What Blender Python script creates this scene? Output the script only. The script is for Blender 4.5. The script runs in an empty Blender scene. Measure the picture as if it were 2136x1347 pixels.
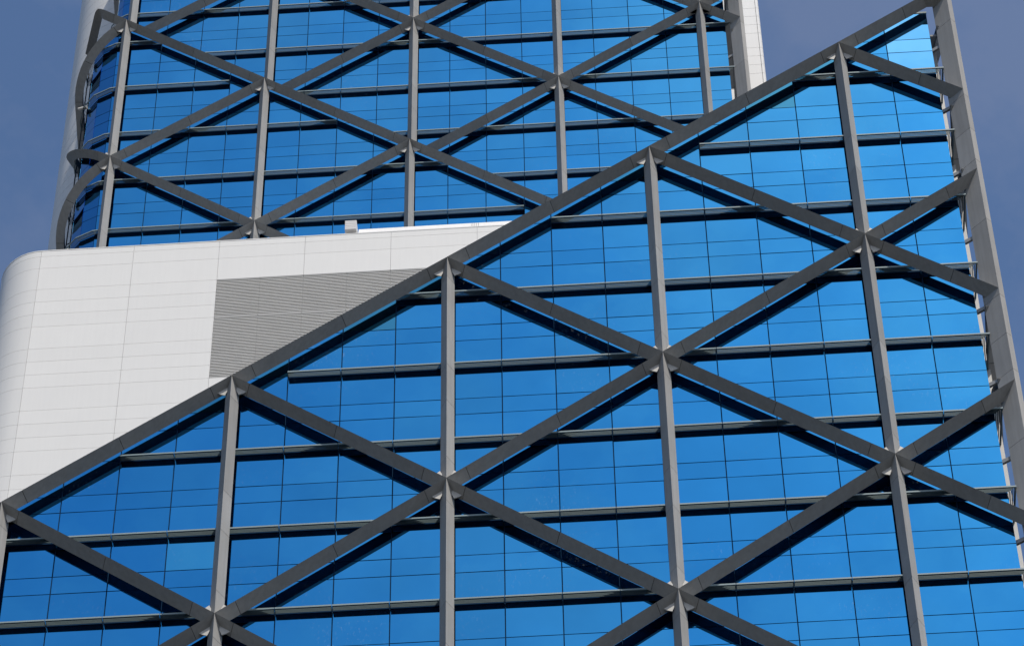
import bpy, math, random
from mathutils import Vector, Matrix
random.seed(7)
S = bpy.context.scene
COL = S.collection
ZG = 88.8                      # height of the reference lattice node above the ground

# ------------------------------------------------------------------ camera
cam_d = bpy.data.cameras.new('camera')
cam = bpy.data.objects.new('camera', cam_d)
COL.objects.link(cam)
S.camera = cam
r_ = Vector((0.9979254991, 0.0633161917, -0.0116515249))
u_ = Vector((0.0550850365, -0.7460834034, 0.6635700369))
f_ = Vector((-0.0333217183, 0.6628352850, 0.7480234275))
M = Matrix((r_, u_, -f_)).transposed().to_4x4()
M.translation = Vector((22.4774, -84.3281, -87.1553 + ZG))
cam.matrix_world = M
cam_d.sensor_width = 36.0
cam_d.lens = 36.0 * 7166.0 / 2136.0
cam_d.clip_end = 8000
cam_d.clip_start = 0.5

# ------------------------------------------------------------------ sky, sun, exposure
TO_SUN = Vector((0.60, -1.0, 1.65)).normalized()
SUN_EL = math.asin(TO_SUN.z)
SUN_AZ = math.atan2(TO_SUN.x, TO_SUN.y)          # clockwise from +Y
W = bpy.data.worlds.new('World')
S.world = W
W.use_nodes = True
nt = W.node_tree
bg = nt.nodes['Background']
sky = nt.nodes.new('ShaderNodeTexSky')
sky.sky_type = 'NISHITA'
sky.sun_disc = False
sky.sun_elevation = SUN_EL
sky.sun_rotation = SUN_AZ
sky.altitude = 30
sky.air_density = 1.0
sky.dust_density = 2.0
sky.ozone_density = 2.2
tc = nt.nodes.new('ShaderNodeTexCoord')          # very faint uneven haze over the whole sky
hz = nt.nodes.new('ShaderNodeTexNoise')
hz.inputs['Scale'].default_value = 13.0
hz.inputs['Detail'].default_value = 6.0
hz.inputs['Roughness'].default_value = 0.6
nt.links.new(tc.outputs['Generated'], hz.inputs['Vector'])
hr = nt.nodes.new('ShaderNodeValToRGB')
hr.color_ramp.elements[0].position = 0.42
hr.color_ramp.elements[0].color = (0.80, 0.93, 1.05, 1)
hr.color_ramp.elements[1].position = 0.62
hr.color_ramp.elements[1].color = (1.20, 1.13, 1.12, 1)
nt.links.new(hz.outputs['Fac'], hr.inputs['Fac'])
hm = nt.nodes.new('ShaderNodeMix')
hm.data_type = 'RGBA'
hm.blend_type = 'MULTIPLY'
hm.inputs[0].default_value = 1.0
nt.links.new(sky.outputs[0], hm.inputs[6])
nt.links.new(hr.outputs[0], hm.inputs[7])
nt.links.new(hm.outputs[2], bg.inputs[0])
bg.inputs[1].default_value = 0.13
sun_d = bpy.data.lights.new('sun', 'SUN')
sun_d.energy = 3.8
sun_d.angle = math.radians(0.53)
sun_d.color = (1.0, 0.945, 0.87)
sun = bpy.data.objects.new('sun', sun_d)
COL.objects.link(sun)
sun.rotation_euler = (-TO_SUN).to_track_quat('-Z', 'Y').to_euler()
sun.location = (30, -60, 220)
S.view_settings.view_transform = 'Standard'
S.view_settings.look = 'None'
S.view_settings.gamma = 1.0
S.view_settings.use_curve_mapping = False
S.view_settings.exposure = 0.0
S.render.engine = 'CYCLES'


# ------------------------------------------------------------------ materials
def new_mat(name):
    m = bpy.data.materials.new(name)
    m.use_nodes = True
    return m, m.node_tree, m.node_tree.nodes['Principled BSDF']


def noise(t, scale, detail=4, rough=0.55, vec=None):
    n = t.nodes.new('ShaderNodeTexNoise')
    n.inputs['Scale'].default_value = scale
    n.inputs['Detail'].default_value = detail
    n.inputs['Roughness'].default_value = rough
    if vec is not None:
        t.links.new(vec, n.inputs['Vector'])
    return n


def geo_pos(t, sx=1, sy=1, sz=1):
    g = t.nodes.new('ShaderNodeNewGeometry')
    mp = t.nodes.new('ShaderNodeMapping')
    mp.inputs['Scale'].default_value = (sx, sy, sz)
    t.links.new(g.outputs['Position'], mp.inputs['Vector'])
    return mp.outputs['Vector']


def ramp(t, fac, stops):
    r = t.nodes.new('ShaderNodeValToRGB')
    e = r.color_ramp.elements
    while len(e) < len(stops):
        e.new(0.5)
    for k, (p, c) in enumerate(stops):
        e[k].position = p
        e[k].color = (c[0], c[1], c[2], 1) if hasattr(c, '__len__') else (c, c, c, 1)
    t.links.new(fac, r.inputs['Fac'])
    return r.outputs['Color']


def mixcol(t, mode, fac, a, b):
    m = t.nodes.new('ShaderNodeMix')
    m.data_type = 'RGBA'
    m.blend_type = mode
    if isinstance(fac, float):
        m.inputs[0].default_value = fac
    else:
        t.links.new(fac, m.inputs[0])
    for k, v in ((6, a), (7, b)):
        if hasattr(v, 'default_value'):
            t.links.new(v, m.inputs[k])
        else:
            m.inputs[k].default_value = (*v, 1)
    return m.outputs[2]


def painted(name, col, rough=0.5, vary=0.06, per_object=0.05, spec=0.3, streak=True):
    """coated metal: faint mottling, faint rain streaks, small change from piece to piece"""
    m, t, b = new_mat(name)
    n1 = noise(t, 0.9, 5, 0.6, geo_pos(t))
    c = ramp(t, n1.outputs['Fac'], [(0.25, [x * (1 - vary) for x in col]), (0.75, [x * (1 + vary) for x in col])])
    if streak:
        n2 = noise(t, 1.0, 3, 0.5, geo_pos(t, 7, 7, 0.35))
        s = ramp(t, n2.outputs['Fac'], [(0.35, 1 - vary), (0.65, 1 + vary * 0.5)])
        c = mixcol(t, 'MULTIPLY', 1.0, c, s)
    oi = t.nodes.new('ShaderNodeObjectInfo')
    v = ramp(t, oi.outputs['Random'], [(0, 1 - per_object), (1, 1 + per_object)])
    c = mixcol(t, 'MULTIPLY', 1.0, c, v)
    t.links.new(c, b.inputs['Base Color'])
    b.inputs['Roughness'].default_value = rough
    b.inputs['Specular IOR Level'].default_value = spec
    n3 = noise(t, 60, 3, 0.5, geo_pos(t))
    bp = t.nodes.new('ShaderNodeBump')
    bp.inputs['Strength'].default_value = 0.06
    bp.inputs['Distance'].default_value = 0.01
    t.links.new(n3.outputs['Fac'], bp.inputs['Height'])
    t.links.new(bp.outputs['Normal'], b.inputs['Normal'])
    return m


def glass(name, tint, rough=0.012, body=(0.004, 0.008, 0.014), spread=0.055, wave=0.03):
    """reflective coated glazing: a tinted mirror coat over a dark room, with faint dirt and roller waviness"""
    m, t, b = new_mat(name)
    oi = t.nodes.new('ShaderNodeObjectInfo')
    v = ramp(t, oi.outputs['Random'], [(0, 1 - spread), (1, 1 + spread)])
    c = mixcol(t, 'MULTIPLY', 1.0, tint, v)
    n1 = noise(t, 0.35, 3, 0.5, geo_pos(t))
    w = ramp(t, n1.outputs['Fac'], [(0.3, 0.95), (0.7, 1.05)])
    c = mixcol(t, 'MULTIPLY', 1.0, c, w)
    t.links.new(c, b.inputs['Base Color'])
    b.inputs['Metallic'].default_value = 1.0
    b.inputs['Roughness'].default_value = rough
    n2 = noise(t, 0.8, 2, 0.5, geo_pos(t))
    bp = t.nodes.new('ShaderNodeBump')
    bp.inputs['Strength'].default_value = wave
    bp.inputs['Distance'].default_value = 0.05
    t.links.new(n2.outputs['Fac'], bp.inputs['Height'])
    t.links.new(bp.outputs['Normal'], b.inputs['Normal'])
    # dried drips and dust: a few small pale specks in loose patches
    d = t.nodes.new('ShaderNodeBsdfDiffuse')
    d.inputs['Color'].default_value = (0.55, 0.62, 0.68, 1)
    nA = noise(t, 0.22, 2, 0.5, geo_pos(t))
    nB = noise(t, 7.0, 4, 0.7, geo_pos(t, 1.6, 1, 0.8))
    mA = ramp(t, nA.outputs['Fac'], [(0.50, 0.0), (0.68, 1.0)])
    mB = ramp(t, nB.outputs['Fac'], [(0.58, 0.0), (0.76, 0.20)])
    k = mixcol(t, 'MULTIPLY', 1.0, mA, mB)
    mx = t.nodes.new('ShaderNodeMixShader')
    t.links.new(k, mx.inputs[0])
    t.links.new(b.outputs[0], mx.inputs[1])
    t.links.new(d.outputs[0], mx.inputs[2])
    t.links.new(mx.outputs[0], t.nodes['Material Output'].inputs['Surface'])
    return m


GREY = painted('grey_cladding', (0.320, 0.312, 0.295), 0.75, 0.07, 0.08, spec=0.12)
CORE = painted('joint_and_shade_dark', (0.03, 0.03, 0.032), 0.7, 0.02, 0.0, streak=False)  # dark joints and fittings; on beam backs the shade is painted in
WHITE = painted('white_panel', (0.70, 0.685, 0.645), 0.45, 0.012, 0.012)
WHITE_TRIM = painted('white_trim', (0.72, 0.70, 0.665), 0.45, 0.02, 0.02)
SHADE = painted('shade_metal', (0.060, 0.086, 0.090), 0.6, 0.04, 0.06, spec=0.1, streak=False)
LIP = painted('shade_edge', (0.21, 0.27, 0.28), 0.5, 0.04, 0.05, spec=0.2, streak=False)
LOUVRE = painted('louvre_metal', (0.74, 0.725, 0.685), 0.5, 0.03, 0.02, streak=False)
LFRAME = painted('louvre_frame', (0.40, 0.395, 0.375), 0.6, 0.03, 0.02, streak=False)
BRACKET = painted('bracket_metal', (0.30, 0.30, 0.29), 0.5, 0.05, 0.05, streak=False)
STEEL = painted('bright_steel', (0.75, 0.70, 0.62), 0.35, 0.03, 0.03, streak=False)
FRAME = painted('window_frame', (0.016, 0.048, 0.105), 0.9, 0.02, 0.0, spec=0.02, streak=False)
UNIT = painted('unit_casing', (0.60, 0.585, 0.565), 0.5, 0.04, 0.03)
PLATE = painted('node_plate', (0.50, 0.48, 0.44), 0.5, 0.03, 0.03, streak=False)
ROOF = painted('roof_membrane', (0.32, 0.32, 0.31), 0.8, 0.08, 0.0)
GLASS = glass('blue_glass', (0.032, 0.255, 0.530))
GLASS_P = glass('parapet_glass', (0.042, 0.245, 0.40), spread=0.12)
GLASS_M = glass('clearer_glass', (0.050, 0.34, 0.60), spread=0.03)
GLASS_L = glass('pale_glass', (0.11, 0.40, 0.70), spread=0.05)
gm, gt, gb = new_mat('city_ground')
gc = ramp(gt, noise(gt, 0.02, 6, 0.6, geo_pos(gt)).outputs['Fac'], [(0.3, (0.026, 0.024, 0.021)), (0.7, (0.058, 0.053, 0.046))])
gt.links.new(gc, gb.inputs['Base Color'])
gb.inputs['Roughness'].default_value = 0.9

# ------------------------------------------------------------------ builders
WORLD = {}


def link(o, parent, loc):
    COL.objects.link(o)
    loc = Vector(loc)
    WORLD[o] = loc
    if parent is not None:
        o.parent = parent
        o.location = loc - WORLD[parent]
    else:
        o.location = loc
    return o


def empty(name, loc, label, cat):
    o = bpy.data.objects.new(name, None)
    o['label'] = label
    o['category'] = cat
    return link(o, None, loc)


class MB:
    def __init__(self):
        self.v, self.f = [], []

    def poly(self, pts, faces):
        k = len(self.v)
        self.v += [tuple(p) for p in pts]
        self.f += [tuple(i + k for i in f) for f in faces]

    def box(self, a, b):
        x0, y0, z0 = a
        x1, y1, z1 = b
        self.poly([(x0, y0, z0), (x1, y0, z0), (x1, y1, z0), (x0, y1, z0), (x0, y0, z1), (x1, y0, z1), (x1, y1, z1), (x0, y1, z1)],
                  [(0, 3, 2, 1), (4, 5, 6, 7), (0, 1, 5, 4), (1, 2, 6, 5), (2, 3, 7, 6), (3, 0, 4, 7)])

    def prism(self, ring0, ring1):
        n = len(ring0)
        self.poly(list(ring0) + list(ring1),
                  [tuple(range(n))[::-1], tuple(range(n, 2 * n))] + [(i, (i + 1) % n, n + (i + 1) % n, n + i) for i in range(n)])

    def sweep(self, rings):
        n = len(rings[0])
        m = len(rings)
        pts = [p for r in rings for p in r]
        f = [tuple(range(n))[::-1], tuple(range((m - 1) * n, m * n))]
        for j in range(m - 1):
            f += [(j * n + i, j * n + (i + 1) % n, (j + 1) * n + (i + 1) % n, (j + 1) * n + i) for i in range(n)]
        self.poly(pts, f)

    def tube(self, a, b, r, n=8):
        a, b = Vector(a), Vector(b)
        d = (b - a).normalized()
        s = d.orthogonal().normalized()
        t = d.cross(s)
        R = lambda c: [c + (s * math.cos(2 * math.pi * i / n) + t * math.sin(2 * math.pi * i / n)) * r for i in range(n)]
        self.prism(R(a), R(b))

    def mesh(self, name, origin=(0, 0, 0)):
        ox, oy, oz = origin
        me = bpy.data.meshes.new(name)
        me.from_pydata([(x - ox, y - oy, z - oz) for x, y, z in self.v], [], self.f)
        me.validate()
        import bmesh
        b = bmesh.new()
        b.from_mesh(me)
        bmesh.ops.recalc_face_normals(b, faces=b.faces)
        b.to_mesh(me)
        b.free()
        return me

    def build(self, name, mat, parent, label=None, kind=None):
        xs, ys, zs = zip(*self.v)
        o0 = ((min(xs) + max(xs)) / 2, (min(ys) + max(ys)) / 2, min(zs))
        me = self.mesh(name, o0)
        me.materials.append(mat)
        o = bpy.data.objects.new(name, me)
        if label:
            o['label'] = label
        if kind:
            o['kind'] = kind
        return link(o, parent, o0)


def clip(poly, f):
    """keep the part of a convex polygon where f(x, z) <= 0 (f linear)"""
    out = []
    for i, p in enumerate(poly):
        q = poly[(i + 1) % len(poly)]
        a, b = f(*p), f(*q)
        if a <= 0:
            out.append(p)
        if (a < 0 < b) or (b < 0 < a):
            t = a / (a - b)
            out.append((p[0] + t * (q[0] - p[0]), p[1] + t * (q[1] - p[1])))
    return out


def area(poly):
    return abs(sum(poly[i][0] * poly[(i + 1) % len(poly)][1] - poly[(i + 1) % len(poly)][0] * poly[i][1] for i in range(len(poly)))) / 2


# ------------------------------------------------------------------ the lattice: sizes shared by both towers
BAY, TIER, FLOOR = 7.9102, 12.0, 4.0
SLOPE = TIER / 2 / BAY
MOD = BAY / 4                      # one glass module
DG = 0.75                          # glass stands this far behind the ridge of the frame
DEPTH, HALF = 0.45, 0.25           # column: depth and half width of its triangular section
ROWS = (2.55, 0.85, 0.02)          # sunshade line and the two transoms of a floor
TH = math.atan(SLOPE)


class Facade:
    """a straight run of facade: o = start on the ridge plane, ang = heading of the run, outward on its right-hand side"""
    def __init__(self, o, ang):
        self.o = Vector(o)
        self.u = Vector((math.cos(ang), math.sin(ang), 0))
        self.n = Vector((-math.sin(ang), math.cos(ang), 0))      # inward
        self.ang = ang

    def P(self, s, d, z):
        return self.o + self.u * s + self.n * d + Vector((0, 0, z))


PANE_MESH = {}


def pane(fc, poly, mat, parent, depth=DG, tilt=0.0030):
    """one sheet of glass, 20 mm thick, on facade fc; poly = corners (s, z)"""
    s0 = sum(p[0] for p in poly) / len(poly)
    z0 = sum(p[1] for p in poly) / len(poly)
    loc = [(round(p[0] - s0, 3), round(p[1] - z0, 3)) for p in poly]
    key = (tuple(loc), mat.name)
    if key not in PANE_MESH:
        mb = MB()
        mb.prism([(x, 0, z) for x, z in loc], [(x, 0.02, z) for x, z in loc])
        me = mb.mesh('glass_pane')
        me.materials.append(mat)
        PANE_MESH[key] = me
    o = bpy.data.objects.new('glass_pane', PANE_MESH[key])
    o.rotation_euler = (random.gauss(0, tilt), 0, fc.ang + random.gauss(0, tilt))
    return link(o, parent, fc.P(s0, depth, z0))


def row_lines(z_lo, z_hi):
    zs = []
    k = math.floor(z_lo / FLOOR) - 1
    while k * FLOOR < z_hi + FLOOR:
        zs += [k * FLOOR + r for r in (0.02, 0.85, 2.55)]
        k += 1
    return [z for z in zs if z_lo - 2 < z < z_hi + 2]


SHADE_MESH = {}
BLADES = (0.105, 0.165, 0.225, 0.285)


def shade_panel(fc, s0, s1, z, parent, depth=DG, e=0.30, mit0=0.0, mit1=0.0):
    """one length of louvred sunshade: bright outer edge, four hanging blades, end plates; mit = tangent of the mitre at each end"""
    L = s1 - s0
    key = (round(L, 3), round(mit0, 3), round(mit1, 3))
    if key not in SHADE_MESH:
        mb = MB()
        nl = 0

        def strip(d_out, d_in, z0, z1):          # distances out from the glass
            a0, a1 = -mit0 * d_out, L + mit1 * d_out
            b0, b1 = -mit0 * d_in, L + mit1 * d_in
            lo = [(a0, -d_out, z0), (a1, -d_out, z0), (b1, -d_in, z0), (b0, -d_in, z0)]
            mb.prism(lo, [(x, y, z1) for x, y, _ in lo])
        strip(e, e - 0.035, -0.050, 0.015)
        nl = len(mb.f)
        for d in BLADES:
            q = e - d + 0.06
            a0, a1 = -mit0 * q, L + mit1 * q
            lo = [(a0, -q, -0.062), (a1, -q, -0.062), (a1, -q + 0.010, -0.062), (a0, -q + 0.010, -0.062)]
            mb.prism(lo, [(x, y + 0.014, 0.004) for x, y, _ in lo])
        if mit0 == 0:
            mb.box((0.0, -e + 0.036, -0.05), (0.012, -0.004, 0.0))
        if mit1 == 0:
            mb.box((L - 0.012, -e + 0.036, -0.05), (L, -0.004, 0.0))
        me = mb.mesh('shade_panel')
        me.materials.append(SHADE)
        me.materials.append(LIP)
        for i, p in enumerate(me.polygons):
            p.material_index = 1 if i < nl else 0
        SHADE_MESH[key] = me
    o = bpy.data.objects.new('shade_panel', SHADE_MESH[key])
    o.rotation_euler = (0, 0, fc.ang)
    return link(o, parent, fc.P(s0, depth, z))


def column(fc, s, z_lo, z_hi, nodes, parent, seen_lo, seen_hi):
    """triangular fin column standing on the ground: dark core with cladding panels; joints at fixed offsets from the nodes"""
    sec = lambda z, k: [fc.P(s, 0.012 * k, z), fc.P(s + HALF - 0.016 * k, DEPTH + 0.004 * k, z), fc.P(s - HALF + 0.016 * k, DEPTH + 0.004 * k, z)]
    mb = MB()
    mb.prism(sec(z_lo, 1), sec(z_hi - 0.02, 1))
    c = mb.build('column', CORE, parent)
    js = sorted(z for n in nodes for z in (n + 1.1, n + 4.05, n + 6.0, n + 10.9))
    js = [z for z in js if seen_lo < z < min(seen_hi, z_hi)]
    cuts = [z_lo] + js + [z_hi]
    for a, b in zip(cuts[:-1], cuts[1:]):
        if b - a < 0.05:
            continue
        mb = MB()
        g0 = 0.008 if a > z_lo else 0
        mb.prism(sec(a + g0, 0), sec(b - (0.008 if b < z_hi else 0), 0))
        mb.build('cladding_panel', GREY, c)
    return c


H_DN, H_UP = 0.262, 0.185


def brace(path, z_at, joints, parent, sgn, step=None):
    """diagonal: path(s) -> (point on the ridge at z=0, inward vector, heading); z_at(s) height of the ridge"""
    def ring(s, k):
        p, inw, hd = path(s)
        r = p + Vector((0, 0, z_at(s)))
        dn = hd * (math.sin(TH) * sgn) + Vector((0, 0, -math.cos(TH)))
        b = DEPTH + 0.004 * k                  # core covers the back; its dark colour stands in for deep shade
        return [r + inw * (0.02 * k), r + inw * b + dn * (H_DN - 0.016 * k), r + inw * b - dn * (H_UP - 0.016 * k)]

    def seg(a, b, k):
        n = 1 if step is None else max(1, int(abs(b - a) / step + 0.5))
        mb = MB()
        mb.sweep([ring(a + (b - a) * i / n, k) for i in range(n + 1)])
        return mb
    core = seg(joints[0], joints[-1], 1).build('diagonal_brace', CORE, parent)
    for q, (a, b) in enumerate(zip(joints[:-1], joints[1:])):
        ga = 0.008 if q > 0 else 0
        gb_ = 0.008 if q < len(joints) - 2 else 0
        seg(a + ga, b - gb_, 0).build('cladding_panel', GREY, core)
    return core


def straight_path(fc):
    return lambda s: (fc.P(s, 0, 0), fc.n, fc.u)


def gusset(fc, s, z, parent, full=True):
    """flat plates that fill the narrow angles between column and diagonals at a node"""
    parts = [[(0.06, -0.25), (0.56, -0.60), (0.44, -0.69), (0.25, -0.76)]]
    if full:
        parts.append([(0.06, 0.25), (0.25, 0.66), (0.36, 0.56), (0.56, 0.45)])
    for pl in parts:
        for m in (1, -1):
            mb = MB()
            mb.prism([fc.P(s + a * m, 0.30, z + b) for a, b in pl], [fc.P(s + a * m, 0.34, z + b) for a, b in pl])
            mb.build('gusset_plate', PLATE, parent)


def corner_column(xr, y0, z_lo, z_hi, nodes, parent, seen_lo):
    """blade set across the corner at 45 degrees, wide grey cheek to the front-left, narrow bright outer edge"""
    pl = [(0, 0), (0.20, 0.20), (-0.36, 0.76), (-0.56, 0.56)]
    pc = [(-0.005, 0.012), (0.185, 0.20), (-0.36, 0.745), (-0.545, 0.56)]
    mb = MB()
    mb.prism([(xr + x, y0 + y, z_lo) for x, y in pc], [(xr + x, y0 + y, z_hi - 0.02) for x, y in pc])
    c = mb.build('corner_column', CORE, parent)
    js = sorted(z for z in nodes if seen_lo < z < z_hi)
    cuts = [z_lo] + js + [z_hi]
    for a, b in zip(cuts[:-1], cuts[1:]):
        mb = MB()
        mb.prism([(xr + x, y0 + y, a + (0.008 if a > z_lo else 0)) for x, y in pl], [(xr + x, y0 + y, b - 0.008) for x, y in pl])
        mb.build('cladding_panel', GREY, c)
    return c


def corner_bracket(x_glass, y_glass, xr, y0, z, parent):
    mb = MB()
    a = Vector((x_glass + 0.01, y_glass + 0.10, z))
    b = Vector((xr - 0.42, y0 + 0.60, z))
    d = (b - a).normalized()
    n = Vector((-d.y, d.x, 0)) * 0.05
    up = Vector((0, 0, 0.09))
    mb.prism([a - n - up, b - n - up * 0.8, b + n - up * 0.8, a + n - up], [a - n + up, b - n + up * 0.8, b + n + up * 0.8, a + n + up])
    o = mb.build('bracket_arm', BRACKET, parent)
    mb = MB()
    c = b - d * 0.08 - Vector((0, 0, 0.085))
    mb.tube(c - Vector((0, 0, 0.05)), c + Vector((0, 0, 0.02)), 0.06, 10)
    mb.build('bolt', CORE, o)


# ------------------------------------------------------------------ ground
mb = MB()
N = 64
mb.poly([(4000 * math.cos(2 * math.pi * i / N), 4000 * math.sin(2 * math.pi * i / N), 0) for i in range(N)], [tuple(range(N))])
o = mb.build('ground', gm, None)
o['kind'] = 'structure'

# ================================================================== 1. front tower (slanted top)
front = empty('office_tower', (16, 6, 0), 'blue glass tower in front with slanted top edge and grey diagonal lattice', 'building')
fa = Facade((0, 0, ZG), 0.0)
X_CORNER, X_GLASS = 36.268, 35.43
Z_CAP = 26.78
S0 = -BAY                                     # left end, one bay outside the picture
top_line = lambda x, z: z - (SLOPE * x + 0.22)
top_flat = lambda x, z: z - (Z_CAP - 0.22)


def clipped(poly):
    return clip(clip(poly, top_line), top_flat)


# body / dark frame behind the glazing
mb = MB()
prof = clipped([(S0, -ZG), (X_GLASS - 0.03, -ZG), (X_GLASS - 0.03, 40), (S0, 40)])
mb.prism([(x, DG + 0.045, z + ZG) for x, z in prof], [(x, 12.0, z + ZG) for x, z in prof])
cw = mb.build('curtain_wall', FRAME, front)

lines = row_lines(-12, 28)
mull = [k * MOD for k in range(-4, 18)] + [X_GLASS]
mull[-2] = 17 * MOD
GAP_V, GAP_H = 0.021, 0.017
cand, rest = [], []
for a, b in zip(mull[:-1], mull[1:]):
    for z0, z1 in zip(lines[:-1], lines[1:]):
        end = 0.0 if b == X_GLASS else GAP_V
        pl = clipped([(a + GAP_V, z0 + GAP_H), (b - end, z0 + GAP_H), (b - end, z1 - GAP_H), (a + GAP_V, z1 - GAP_H)])
        if len(pl) < 3 or area(pl) < 0.02:
            continue
        full = (b - end - a - GAP_V) * (z1 - z0 - 2 * GAP_H)
        seen = b > 0.3 and z1 > -6.4 - 0.07 * b
        fr = area(pl) / full
        mat = GLASS
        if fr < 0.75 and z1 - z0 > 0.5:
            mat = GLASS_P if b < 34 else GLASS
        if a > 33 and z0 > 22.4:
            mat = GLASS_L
        if abs(a - 3 * MOD) < 0.1 and abs(z0 - 0.85 + 4) < 0.1:
            mat = GLASS_M
        (cand if seen else rest).append((area(pl), pl, mat))
cand.sort(key=lambda c: -c[0])
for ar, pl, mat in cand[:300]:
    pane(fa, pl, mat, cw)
mb = MB()
for ar, pl, mat in cand[300:] + rest:
    mb.prism([fa.P(x, DG, z) for x, z in pl], [fa.P(x, DG + 0.02, z) for x, z in pl])
for k in range(-4, 18):                      # plain glazing below the picture, down to the street
    a, b = mull[k + 4], mull[k + 5]
    for z0 in range(-88, -12, 4):
        mb.box(tuple(fa.P(a + GAP_V, DG, z0 + 0.57)), tuple(fa.P(b - 0.01, DG + 0.02, z0 + 4.53 if z0 < -16 else z0 + 4.0)))
mb.build('lower_glazing', GLASS, cw, kind='stuff')

# glazing of the right-hand side wall, seen edge-on through the corner gap
sf = Facade((X_GLASS + DG, DG, ZG), math.pi / 2)     # runs along +Y, inward = -X
mb = MB()
for z0, z1 in zip(lines[:-1], lines[1:]):
    if z1 < Z_CAP - 0.2:
        for a in range(0, 5):
            mb.prism([sf.P(a * MOD + 0.02, DG - 0.003, z0 + GAP_H), sf.P((a + 1) * MOD - 0.02, DG - 0.003, z0 + GAP_H), sf.P((a + 1) * MOD - 0.02, DG - 0.003, z1 - GAP_H), sf.P(a * MOD + 0.02, DG - 0.003, z1 - GAP_H)],
                     [sf.P(a * MOD + 0.02, DG + 0.017, z0 + GAP_H), sf.P((a + 1) * MOD - 0.02, DG + 0.017, z0 + GAP_H), sf.P((a + 1) * MOD - 0.02, DG + 0.017, z1 - GAP_H), sf.P(a * MOD + 0.02, DG + 0.017, z1 - GAP_H)])
mb.build('side_glazing', GLASS, front, kind='stuff')

# columns
NODE0 = lambda i: TIER * 0.5 * i
for i in range(-1, 5):
    zt = NODE0(i)
    nodes = [zt - TIER * m for m in range(1, 6)]
    column(fa, i * BAY, -ZG, zt, nodes, front, -11.5, 40)

# diagonals
pth = straight_path(fa)
for i in range(-1, 4):
    s0, s1 = i * BAY, (i + 1) * BAY
    for m in range(0, 6):
        za, zb = NODE0(i) - TIER * m, NODE0(i + 1) - TIER * m
        if max(za, zb) > -12:                 # rising to the right
            brace(pth, lambda s, za=za, s0=s0: za + SLOPE * (s - s0), [s0, s0 + 0.68, s0 + BAY / 2, s1 - 0.78, s1], front, 1)
        zc = NODE0(i + 1) - TIER * (m + 1)
        if max(za, zc) > -12:                 # falling to the right
            brace(pth, lambda s, za=za, s0=s0: za - SLOPE * (s - s0), [s0, s0 + 0.68, s0 + BAY / 2, s1 - 0.78, s1], front, -1)
XC = X_CORNER
s0 = 4 * BAY
s_cap = (Z_CAP) / SLOPE
brace(pth, lambda s: SLOPE * s, [s0, s0 + 0.68, s0 + 2.75, s_cap], front, 1)
brace(pth, lambda s: Z_CAP, [s_cap, XC - 0.01], front, 1)
for m in range(0, 3):
    za = TIER * 2 - TIER * m
    brace(pth, lambda s, za=za: za - SLOPE * (s - s0), [s0, s0 + 0.68, s0 + 3.1, XC - 0.01], front, -1)
    if m:
        brace(pth, lambda s, za=za: za + SLOPE * (s - s0), [s0, s0 + 0.68, s0 + 3.3, XC - 0.01], front, 1)
    za -= TIER
# gussets at the nodes
for i in range(0, 5):
    for m in range(0, 4):
        z = NODE0(i) - TIER * m
        if -9 < z:
            gusset(fa, i * BAY, z, front, m > 0)

# sunshades: one run per floor and bay, each of 1.98 m lengths
for fl in range(-4, 6):
    z = 2.53 + FLOOR * fl
    for i in range(-1, 5):
        ms = [k for k in range(4)]
        segs = []
        for k in ms:
            a = (i * 4 + k) * MOD
            b = min(a + MOD, X_GLASS)
            if a > X_GLASS - 0.1 or a < z / SLOPE - 0.35 and z > SLOPE * (a + 0.35):
                continue
            segs.append((a, b))
        if not segs:
            continue
        mb = MB()
        mb.box(tuple(fa.P(segs[0][0] + 0.02, DG - 0.012, z - 0.05)), tuple(fa.P(segs[-1][1] - 0.02, DG - 0.002, z + 0.01)))
        run = mb.build('sunshade', FRAME, front)
        for a, b in segs:
            last = abs(b - X_GLASS) < 1e-6
            shade_panel(fa, a + 0.012, b - (0 if last else 0.012), z, run, mit1=1.0 if last else 0.0)
    # return along the side wall
    if z < Z_CAP - 1:
        mb = MB()
        mb.box(tuple(sf.P(0.02, DG - 0.012, z - 0.05)), tuple(sf.P(4, DG - 0.006, z + 0.01)))
        run = mb.build('sunshade', FRAME, front)
        shade_panel(sf, 0.0, MOD, z, run, mit0=1.0, depth=DG)
        shade_panel(sf, MOD + 0.024, 2 * MOD, z, run, depth=DG)

# corner: blade column, side lattice, brackets, pale wall end behind
cnodes = [20.49 - 0.35, 15.51 + 0.55, 8.49 - 0.35, 3.51 + 0.55, 25.1, 18.0, 12.5, 6.0, 0.5, -3.86, -7.9]
corner_column(XC, 0.0, 0, 29.5 + ZG, [z + ZG for z in cnodes], front, ZG - 12)
side = Facade((X_GLASS + DG, 0.02, ZG), math.pi / 2)
spth = straight_path(side)
for zc, sg in ((24 - SLOPE * 4.627, -1), (12 + SLOPE * 4.627, 1), (12 - SLOPE * 4.627, -1), (SLOPE * 4.627, 1), (-SLOPE * 4.627, -1), (24.73, 1)):
    brace(spth, lambda s, zc=zc, sg=sg: zc + sg * SLOPE * s, [0.5, 2.2, 4.6, 9.0], front, sg)
for k in range(-2, 7):
    corner_bracket(X_GLASS, DG, XC, 0.0, ZG + 4 * k + 0.12, front)
mb = MB()
mb.box((34.8, 2.25, 0), (35.80, 2.9, 26.0 + ZG))
mb.build('core_wall', PLATE, front)
mb = MB()
mb.box((s_cap - 0.4, DG - 0.02, Z_CAP - 0.215 + ZG), (X_GLASS + 0.02, DG + 0.16, Z_CAP - 0.12 + ZG))
mb.build('coping', LIP, front)

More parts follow.
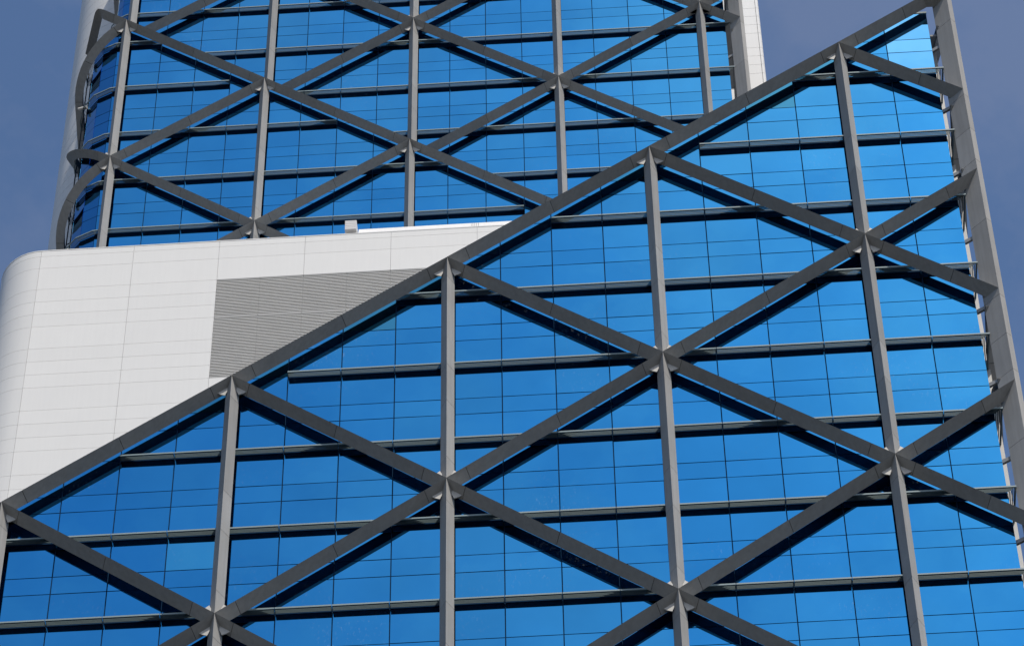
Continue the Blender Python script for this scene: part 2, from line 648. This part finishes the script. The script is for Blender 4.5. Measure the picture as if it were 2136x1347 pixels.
mb = MB()                                  # closing panel of the roof edge on the side wall
ya, yb = 0.80, 4.2
za, zb_ = 25.05, 25.05 + 0.75 * 3.4
mb.prism([(35.455, ya, za + ZG), (35.455, yb, zb_ + ZG), (35.455, yb, zb_ + 0.10 + ZG), (35.455, ya, za + 0.10 + ZG)],
         [(35.80, ya, za + ZG), (35.80, yb, zb_ + ZG), (35.80, yb, zb_ + 0.10 + ZG), (35.80, ya, za + 0.10 + ZG)])
mb.build('end_panel', GREY, front)

# ================================================================== 2. white block with the rounded corner
YW = 16.45
block = empty('plant_block', (10, 21, 0), 'white panelled block with rounded left corner and grey louvres behind slanted tower', 'building')
XL, RC, XR_B = -4.15, 2.2, 31.0
ZTOP = 33.36 + ZG
PX = [XL] + [0.13 + 3.94 * k for k in range(0, 8)]
zb = [33.34, 32.93, 32.10]
k = 0
while zb[-1] > -14:
    zb.append(zb[-1] - (1.47, 0.855, 0.855, 0.85)[k % 4])
    k += 1


def plan(off, n=10):
    """outline of the block (set in by off): front, rounded corner, side"""
    r = RC - off
    cx, cy = XL, YW + RC
    return [(cx - r * math.sin(math.radians(90 * i / n)), cy - r * math.cos(math.radians(90 * i / n))) for i in range(n + 1)]


arc = plan(0.05)
foot = [(XR_B, YW + 0.05)] + arc + [(XL - RC + 0.05, 26.3), (XR_B, 26.3)]
mb = MB()
mb.prism([(x, y, 0) for x, y in foot], [(x, y, ZTOP - 0.06) for x, y in foot])
mb.build('body', painted('panel_joint', (0.44, 0.435, 0.42), 0.7, 0.02, 0.0, streak=False), block)
GJ = 0.006
LZ1, LZ0, LX0, LX1 = zb[3], zb[10], PX[2], PX[5]
for z1, z0 in zip(zb[:-1], zb[1:]):
    # curved corner piece
    for (n0, n1) in ((0, 10),):
        outer = plan(0.0)
        inner = plan(0.04)
        mb = MB()
        rings = [[(outer[i][0], outer[i][1], z0 + GJ + ZG), (outer[i][0], outer[i][1], z1 - GJ + ZG), (inner[i][0], inner[i][1], z1 - GJ + ZG), (inner[i][0], inner[i][1], z0 + GJ + ZG)] for i in range(n0, n1 + 1)]
        rings[0] = [(x - GJ, y, z) for x, y, z in rings[0]]
        mb.sweep(rings)
        pc_ = mb.build('wall_panel', WHITE, block)
        for p in pc_.data.polygons:
            p.use_smooth = len(p.vertices) == 4 and abs(p.normal.z) < 0.3
        if hasattr(pc_.data, 'set_sharp_from_angle'):
            pc_.data.set_sharp_from_angle(angle=math.radians(40))
    mb = MB()
    mb.box((XL - RC, YW + RC + 0.01, z0 + GJ + ZG), (XL - RC + 0.04, 26.3, z1 - GJ + ZG))
    mb.build('wall_panel', WHITE, block)
    for a, b in zip(PX[:-1], PX[1:]):
        if z1 < SLOPE * a - 14 and b < 12:
            pass
        if LX0 - 0.1 < a < LX1 - 0.1 and LZ0 - 0.1 < z0 and z1 < LZ1 + 0.1:
            continue
        # skip what stands wholly behind the glass tower
        if z1 < SLOPE * b + 12:
            if z1 < SLOPE * a + 7:
                continue
        mb = MB()
        mb.box((a + GJ, YW, z0 + GJ + ZG), (b - GJ, YW + 0.04, z1 - GJ + ZG))
        mb.build('wall_panel', WHITE, block)
# plain lower wall hidden by the tower in front
mb = MB()
mb.box((XL + 0.02, YW + 0.01, 0), (XR_B, YW + 0.045, 2 + ZG))
mb.box((12.1, YW + 0.012, 2 + ZG), (XR_B, YW + 0.044, 20 + ZG))
mb.build('lower_wall', WHITE, block)
# coping on the parapet
mb = MB()
o_, i_ = plan(-0.012), plan(0.30)
o_ = [(XR_B, YW - 0.012)] + o_ + [(XL - RC - 0.012, 26.3)]
i_ = [(XR_B, YW + 0.30)] + i_ + [(XL - RC + 0.30, 26.3)]
mb.sweep([[(a[0], a[1], ZTOP - 0.055), (a[0], a[1], ZTOP), (b[0], b[1], ZTOP), (b[0], b[1], ZTOP - 0.055)] for a, b in zip(o_, i_)])
mb.build('parapet_coping', WHITE, block)
# louvre bank: two rows of framed panels
LM = (PX[5] - PX[2]) / 6
for r, (z1, z0) in enumerate(((LZ1, zb[6]), (zb[6], LZ0))):
    for c in range(6):
        a, b = LX0 + LM * c, LX0 + LM * (c + 1)
        if z1 < SLOPE * a + 12.6:
            continue
        mb = MB()
        mb.box((a + 0.002, YW + 0.045, z0 + 0.01 + ZG), (a + 0.016, YW + 0.10, z1 - 0.01 + ZG))
        mb.box((b - 0.016, YW + 0.045, z0 + 0.01 + ZG), (b - 0.002, YW + 0.10, z1 - 0.01 + ZG))
        mb.box((a + 0.016, YW + 0.012, z1 - 0.06 + ZG), (b - 0.016, YW + 0.10, z1 - 0.004 + ZG))
        mb.box((a + 0.016, YW + 0.012, z0 + 0.004 + ZG), (b - 0.016, YW + 0.10, z0 + 0.04 + ZG))
        fr_ = mb.build('louvre_panel', LFRAME, block)
        mb = MB()
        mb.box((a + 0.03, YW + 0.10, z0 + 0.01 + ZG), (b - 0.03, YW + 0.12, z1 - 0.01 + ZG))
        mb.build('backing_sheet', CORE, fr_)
        mb = MB()
        n = int(round((z1 - z0 - 0.12) / 0.1))
        for q in range(n):
            zq = z0 + 0.055 + q * (z1 - z0 - 0.13) / n + ZG
            lo = [(a + 0.006, YW + 0.006, zq), (b - 0.006, YW + 0.006, zq), (b - 0.006, YW + 0.085, zq + 0.060), (a + 0.006, YW + 0.085, zq + 0.060)]
            mb.prism(lo, [(x, y - 0.002, z + 0.010 if y > YW + 0.05 else z + 0.030) for x, y, z in lo])
        mb.build('louvre_slats', LOUVRE, fr_, kind='stuff')

# things standing on its roof
scr = empty('roof_screen', (14, 18.6, ZTOP - 0.06), 'long low white roof wall standing behind the parapet of white block', 'roof wall')
mb = MB()
mb.sweep([[(x, 18.50, ZTOP - 0.06), (x, 18.50, 35.30 + ZG), (x, 18.90, 36.54 + ZG), (x, 19.2, 36.54 + ZG), (x, 19.2, ZTOP - 0.06)] for x in (10.16, 24.0)])
mb.build('screen_wall', WHITE_TRIM, scr)
for x in (10.35, 13.0, 13.9, 15.55):
    mb = MB()
    mb.tube((x, 18.50, 35.78 + ZG), (x, 18.68, 35.78 + ZG), 0.05, 8)
    mb.build('pipe_stub', BRACKET, scr)
for x in (15.5, 15.6, 15.7, 15.8):
    mb = MB()
    mb.tube((x, 18.58, 35.60 + ZG), (x, 18.86, 36.48 + ZG), 0.012, 6)
    mb.build('ladder_rail', BRACKET, scr)
unit = empty('rooftop_unit', (9.85, 18.5, ZTOP - 0.06), 'small grey slatted box at the left end of the white roof wall', 'rooftop unit')
mb = MB()
mb.box((9.58, 18.26, 35.80 + ZG), (10.12, 18.9, 36.46 + ZG))
ucase = mb.build('casing', UNIT, unit)
for q in range(5):
    mb = MB()
    mb.box((9.585, 18.245, 35.83 + q * 0.126 + ZG), (10.115, 18.259, 35.935 + q * 0.126 + ZG))
    mb.build('slat', UNIT, ucase)
mb = MB()
mb.box((9.66, 18.45, ZTOP - 0.06), (10.04, 18.8, 35.798 + ZG))
mb.build('stand', BRACKET, unit)

# ================================================================== 3. rear tower
TX, TY, TZ = -4.1975, 27.6823, 66.2763
UP = 1.0248                                  # the upper layer of the facade is set back by this much
rear = empty('office_tower', (12, 35, 0), 'taller blue glass tower behind, rounded on its left edge', 'building')
lo_f = Facade((TX, TY, ZG + TZ), 0.0)
up_f = Facade((TX, TY + UP, ZG + TZ), 0.0)
S_G = 28.78 - TX                             # glass corner on the right
S_C = 29.60 - TX                             # ridge of the corner blade
Z_T = 14.0                                   # top of what is built, above node level
cut_lo = lambda s, z: z - (-SLOPE * s + 0.22)
cut_up = lambda s, z: -(z - (-SLOPE * s - 1.6))
ROW_OFF = 2.55 + 4 - 0.0
# bodies
mb = MB()
pr_ = clip([(0, -40), (S_G - 0.03, -40), (S_G - 0.03, 0.3), (0, 0.3)], cut_lo)
mb.prism([lo_f.P(s, DG + 0.045, z) for s, z in pr_], [lo_f.P(s, DG + 0.045 + UP - 0.02, z) for s, z in pr_])
cw_lo = mb.build('curtain_wall', FRAME, rear)
mb = MB()
mb.box((TX, TY + UP + DG + 0.045, 0), (28.75, 42.4, ZG + TZ + Z_T))
cw_up = mb.build('curtain_wall', FRAME, rear)

lines = row_lines(-44, 18)
mull = [k * MOD for k in range(0, 17)] + [S_G]
c_all, rest = [], []
for fcx, cutf, cwx in ((lo_f, cut_lo, cw_lo), (up_f, cut_up, cw_up)):
    for a, b in zip(mull[:-1], mull[1:]):
        for z0, z1 in zip(lines[:-1], lines[1:]):
            end = 0.0 if b == S_G else GAP_V
            pl = [(a + GAP_V, z0 + GAP_H), (b - end, z0 + GAP_H), (b - end, z1 - GAP_H), (a + GAP_V, z1 - GAP_H)]
            pl = clip(pl, cutf)
            if len(pl) < 3 or area(pl) < 0.03:
                continue
            X = a + TX
            lowlim = 47.6 if X < 15 else 47.6 + (X - 15) * 0.83
            vis = z1 + TZ > lowlim and z0 + TZ < 71.6 - 0.115 * (X + 6)
            (c_all if vis else rest).append((area(pl), pl, fcx, cwx))
c_all.sort(key=lambda c: -c[0])
for ar, pl, fcx, cwx in c_all[:262]:
    pane(fcx, pl, GLASS, cwx)
mb = MB()
for ar, pl, fcx, cwx in c_all[262:] + rest:
    mb.prism([fcx.P(x, DG, z) for x, z in pl], [fcx.P(x, DG + 0.02, z) for x, z in pl])
mb.build('other_glazing', GLASS, cw_up, kind='stuff')

# rounded left corner: faceted glass, faceted sunshades
R0 = 3.0


def corner_pts(cx, cy, r, degs):
    return [Vector((cx - r * math.sin(math.radians(a)), cy - r * math.cos(math.radians(a)), 0)) for a in degs]


DEGS = (0, 12.5, 36, 59.5, 83)
for (yo, zlo, zhi, cwx) in ((0.0, -40.0, 0.25, cw_lo), (UP, 0.25, Z_T, cw_up)):
    RR = R0 if yo == 0 else 2.0
    cx, cy = TX, TY + yo + RR
    gp = corner_pts(cx, cy, RR - DG, DEGS) + [Vector((cx - RR + DG, cy + 0.3, 0)), Vector((cx - RR + DG, cy + 2.6, 0))]
    ins = corner_pts(cx, cy, RR - DG - 0.05, DEGS) + [Vector((cx - RR + DG + 0.05, cy + 0.3, 0)), Vector((cx - RR + DG + 0.05, cy + 2.6, 0))]
    mb = MB()
    ring = [(p.x, p.y) for p in ins] + [(cx + 0.5, cy + 2.6), (cx + 0.5, ins[0].y)]
    mb.prism([(x, y, ZG + TZ + zlo if zlo > -30 else 0) for x, y in ring], [(x, y, ZG + TZ + zhi) for x, y in ring])
    cwl = mb.build('curtain_wall', FRAME, rear)
    mbs = MB()
    for p, q in zip(gp[:-1], gp[1:]):
        d = p - q
        L = d.length
        if L < 0.05:
            continue
        fcx = Facade(q + Vector((0, 0, ZG + TZ)), math.atan2(d.y, d.x))
        for z0, z1 in zip(lines[:-1], lines[1:]):
            z0c, z1c = max(z0 + GAP_H, zlo), min(z1 - GAP_H, zhi)
            if z1c - z0c < 0.1:
                continue
            pl = [(0.012, z0c), (L - 0.012, z0c), (L - 0.012, z1c), (0.012, z1c)]
            if -19.5 < z0c and z1c < 6:
                pane(fcx, pl, GLASS, cwl, depth=0.0)
            else:
                mbs.prism([fcx.P(x, 0, z) for x, z in pl], [fcx.P(x, 0.02, z) for x, z in pl])
    if mbs.v:
        mbs.build('other_glazing', GLASS, cwl, kind='stuff')
    # sunshades round the corner
    for fl in range(-12, 4):
        z = 2.53 + FLOOR * fl
        if not (max(zlo, -20) < z < min(zhi, 7)):
            continue
        run = None
        for k in range(len(DEGS)):
            p, q = gp[k], gp[k + 1]
            d = p - q
            L = d.length
            if L < 0.05:
                continue
            fcx = Facade(q + Vector((0, 0, ZG + TZ)), math.atan2(d.y, d.x))
            mb = MB()
            if run is None:
                mb.prism([fcx.P(0.01, -0.012, z - 0.05), fcx.P(L - 0.01, -0.012, z - 0.05), fcx.P(L - 0.01, -0.003, z - 0.05), fcx.P(0.01, -0.003, z - 0.05)],
                         [fcx.P(0.01, -0.012, z + 0.01), fcx.P(L - 0.01, -0.012, z + 0.01), fcx.P(L - 0.01, -0.003, z + 0.01), fcx.P(0.01, -0.003, z + 0.01)])
                run = mb.build('sunshade', FRAME, rear)
            t = math.tan(math.radians(11.75))
            shade_panel(fcx, 0.004, L - 0.004, z, run, depth=0.0, mit0=t if k < 4 else t, mit1=t if k > 0 else 0.0)

# sunshades of the flat facade
for fcx, lower in ((lo_f, True), (up_f, False)):
    for fl in range(-8, 3):
        z = 2.53 + FLOOR * fl
        for i in range(0, 5):
            segs = []
            for k in range(4):
                a = (i * 4 + k) * MOD
                b = min(a + MOD, S_G)
                if a > S_G - 0.1:
                    continue
                cross = -z / SLOPE
                if lower and b > cross + 0.12:
                    continue
                if not lower and b < cross - 0.4:
                    continue
                X = a + TX
                if z + TZ < (45 if X < 15 else 45 + (X - 15) * 0.83):
                    continue
                segs.append((a, b))
            if not segs:
                continue
            mb = MB()
            mb.box(tuple(fcx.P(segs[0][0] + 0.02, DG - 0.012, z - 0.05)), tuple(fcx.P(segs[-1][1] - 0.02, DG - 0.002, z + 0.01)))
            run = mb.build('sunshade', FRAME, rear)
            for a, b in segs:
                last = abs(b - S_G) < 1e-6
                shade_panel(fcx, a + 0.012, b - (0 if last else 0.012), z, run, mit1=1.0 if last else 0.0)

# columns
for i in range(0, 5):
    zn = -TIER / 2 * i                                   # node on the layer edge
    nodes = [zn + TIER * m for m in range(-3, 3)]
    if i < 4:
        column(lo_f, i * BAY, -TZ - ZG, zn, nodes, rear, -20.5, 40)
        column(up_f, i * BAY, zn - 3.0, Z_T, nodes, rear, -20.5, 12)
    else:
        column(up_f, i * BAY, -TZ - ZG, Z_T, [0 - TIER, 0, TIER], rear, -16, 12)

# diagonals of the flat facade
JT = lambda s0: [s0, s0 + 0.68, s0 + BAY / 2, s0 + BAY - 0.78, s0 + BAY]
pl_, pu_ = straight_path(lo_f), straight_path(up_f)
for i in range(0, 4):
    s0 = i * BAY
    zn = -TIER / 2 * i
    for m in range(-3, 3):
        za = zn + TIER * m
        hi, lo = za + 6, za - 6
        if -22 < hi and za < 9:                          # rising to the right from (i, za)
            upper = m >= 0
            brace(pu_ if upper else pl_, lambda s, za=za, s0=s0: za + SLOPE * (s - s0), JT(s0), rear, 1)
        if -22 < za and lo < 9 and m <= 2:               # falling to the right
            upper = m >= 1
            brace(pu_ if upper else pl_, lambda s, za=za, s0=s0: za - SLOPE * (s - s0), JT(s0), rear, -1)
s0 = 4 * BAY
for za in (12.0, 0.0, -12.0):
    brace(pu_, lambda s, za=za: za - SLOPE * (s - s0), [s0, s0 + 0.68, s0 + 1.35, S_C - 0.01], rear, -1)
    brace(pu_, lambda s, za=za: za + SLOPE * (s - s0), [s0, s0 + 0.68, S_C - 0.01], rear, 1)
for i in range(0, 5):
    zn = -TIER / 2 * i
    for m in range(-1, 3):
        z = zn + TIER * m
        if -20 < z < 6 and not (i == 4 and m < 2):
            gusset(lo_f if m <= 0 else up_f, i * BAY, z, rear, m != 0)
gusset(up_f, 4 * BAY, 0.0, rear, True)


# diagonals that wrap round the left corner
def wrap(yo):
    RR = R0 if yo == 0 else 2.0
    cx, cy = TX, TY + yo + RR
    quarter = math.pi / 2 * RR

    def f(s):                                            # s runs away from the first column, to the left
        if s <= quarter:
            a = s / RR
            p = Vector((cx - RR * math.sin(a), cy - RR * math.cos(a), ZG + TZ))
            return p, Vector((math.sin(a), math.cos(a), 0)), Vector((-math.cos(a), math.sin(a), 0))
        return Vector((cx - RR, cy + s - quarter, ZG + TZ)), Vector((1, 0, 0)), Vector((0, 1, 0))
    return f


for z0, yo in ((0.0, 0.0), (-12.0, 0.0), (-24.0, 0.0), (12.0, UP)):
    for sg in (1, -1):
        if (z0 == -24 and sg < 0) or (z0 == 12 and sg > 0) or (z0 == 0 and sg > 0):
            continue
        brace(wrap(yo), lambda s, z0=z0, sg=sg: z0 + sg * SLOPE * s, [0, 0.7, 2.7, 4.6, 6.3, 7.6], rear, sg, step=0.3)
# the top edge of the front layer: rises to a sharp turn beside the first column, then runs back level


def turn_path(s):
    s_t = 1.72
    a0 = max(0.0, min(1.0, (s - (s_t - 0.45)) / 0.9))
    hd = Vector((-1, 0, 0)).lerp(Vector((-0.32, 0.947, 0)), a0).normalized()
    p = Vector((TX, TY, 0))
    n = max(1, int(s / 0.05))
    for q in range(n):                                   # integrate the rounded turn
        t = (q + 0.5) * s / n
        b0 = max(0.0, min(1.0, (t - (s_t - 0.45)) / 0.9))
        p += Vector((-1, 0, 0)).lerp(Vector((-0.32, 0.947, 0)), b0).normalized() * (s / n)
    p.z = ZG + TZ
    return p, Vector((-hd.y, hd.x, 0)) * -1, hd


brace(turn_path, lambda s: SLOPE * min(s, 1.72), [0, 0.7, 1.72, 3.4, 5.0], rear, 1, step=0.1)
# cleaning rail with its standoff arms beside the glass
mb = MB()
mb.tube((TX - 2.58, TY + 3.45, ZG + 40), (TX - 2.58, TY + 3.45, ZG + TZ - 0.2), 0.035, 8)
rail = mb.build('guide_rail', CORE, rear)
for k in range(-4, 1):
    z = TZ - 1.4 + 4 * k + ZG
    mb = MB()
    mb.tube((TX - 2.50, TY + 1.92, z), (TX - 2.02, TY + 1.80, z), 0.09, 10)
    mb.build('standoff_arm', STEEL, rail)
    mb = MB()
    mb.tube((TX - 2.58, TY + 3.45, z - 1.6), (TX - 2.3, TY + 3.3, z - 1.6), 0.03, 6)
    mb.build('standoff_clip', CORE, rail)

# right edge: blade column, side lattice, brackets
XCT = S_C + TX
corner_column(XCT, TY + UP, 0, ZG + TZ + Z_T, [ZG + TZ + z for z in (-2.1, -5.5, 3.2, 8, -8.4, -13)], rear, ZG + TZ - 16)
side = Facade((28.78 + DG, TY + UP + 0.02, ZG + TZ), math.pi / 2)
spth = straight_path(side)
for zc, sg in ((-SLOPE * 2.157, -1), (SLOPE * 2.157, 1), (12 - SLOPE * 2.157, -1), (-12 + SLOPE * 2.157, 1), (-12 - SLOPE * 2.157, -1)):
    brace(spth, lambda s, zc=zc, sg=sg: zc + sg * SLOPE * s, [0.5, 2.2, 4.6, 9.0], rear, sg)
for k in range(-3, 4):
    corner_bracket(28.78, TY + UP + DG, XCT, TY + UP, ZG + TZ + 4 * k - 4.2, rear)

# white core wall behind, in panels, and its curved left end
zr = [87.92]
k = 0
while zr[-1] > 52:
    zr.append(zr[-1] - (0.82, 0.86, 0.87, 1.46)[k % 4])
    k += 1
mb = MB()
mb.box((26.0, 42.55, 0), (31.60, 50, ZG + 86))
core = mb.build('core_wall', painted('core_joint', (0.45, 0.45, 0.44), 0.7, 0.02, 0.0, streak=False), rear)
for z1, z0 in zip(zr[:-1], zr[1:]):
    for a, b in ((26.0, 29.9), (29.9, 31.45)):
        if b < 30 and z1 < 62:
            continue
        mb = MB()
        mb.box((a + 0.01, 42.5, z0 + 0.01 + ZG), (b - 0.01, 42.549, z1 - 0.01 + ZG))
        mb.build('wall_panel', WHITE, core)
    mb = MB()
    mb.prism([(31.47, 42.5, z0 + 0.01 + ZG), (31.60, 42.5, z0 + 0.01 + ZG), (31.66, 42.62, z0 + 0.01 + ZG), (31.66, 50, z0 + 0.01 + ZG), (31.602, 50, z0 + 0.01 + ZG), (31.602, 42.549, z0 + 0.01 + ZG), (31.47, 42.549, z0 + 0.01 + ZG)],
             [(31.47, 42.5, z1 - 0.01 + ZG), (31.60, 42.5, z1 - 0.01 + ZG), (31.66, 42.62, z1 - 0.01 + ZG), (31.66, 50, z1 - 0.01 + ZG), (31.602, 50, z1 - 0.01 + ZG), (31.602, 42.549, z1 - 0.01 + ZG), (31.47, 42.549, z1 - 0.01 + ZG)])
    mb.build('wall_panel', WHITE, core)
CXW, CYW, RW = -5.0, 37.5, 4.25
arcp = lambda r, a: (CXW - r * math.sin(math.radians(a)), CYW - r * math.cos(math.radians(a)))
ANG = [0 + 4.5 * i for i in range(0, 25)]
mb = MB()
ring = [arcp(RW - 0.05, a) for a in ANG] + [(CXW + 2, CYW + 3), (CXW + 2, CYW - RW + 0.05)]
mb.prism([(x, y, 0) for x, y in ring], [(x, y, ZG + 86) for x, y in ring])
core2 = mb.build('curved_wall', bpy.data.materials['core_joint'], rear)
zz = 86.0
k = 0
while zz > 48:
    h = (0.82, 0.86, 0.87, 1.46)[k % 4]
    k += 1
    mb = MB()
    rings = []
    for a in ANG:
        xo, yo_ = arcp(RW, a)
        xi, yi = arcp(RW - 0.045, a)
        rings.append([(xo, yo_, zz - h + 0.01 + ZG), (xo, yo_, zz - 0.01 + ZG), (xi, yi, zz - 0.01 + ZG), (xi, yi, zz - h + 0.01 + ZG)])
    mb.sweep(rings)
    o = mb.build('wall_panel', WHITE, core2)
    for p in o.data.polygons:
        p.use_smooth = True
    o.data.set_sharp_from_angle(angle=math.radians(40))
    zz -= h
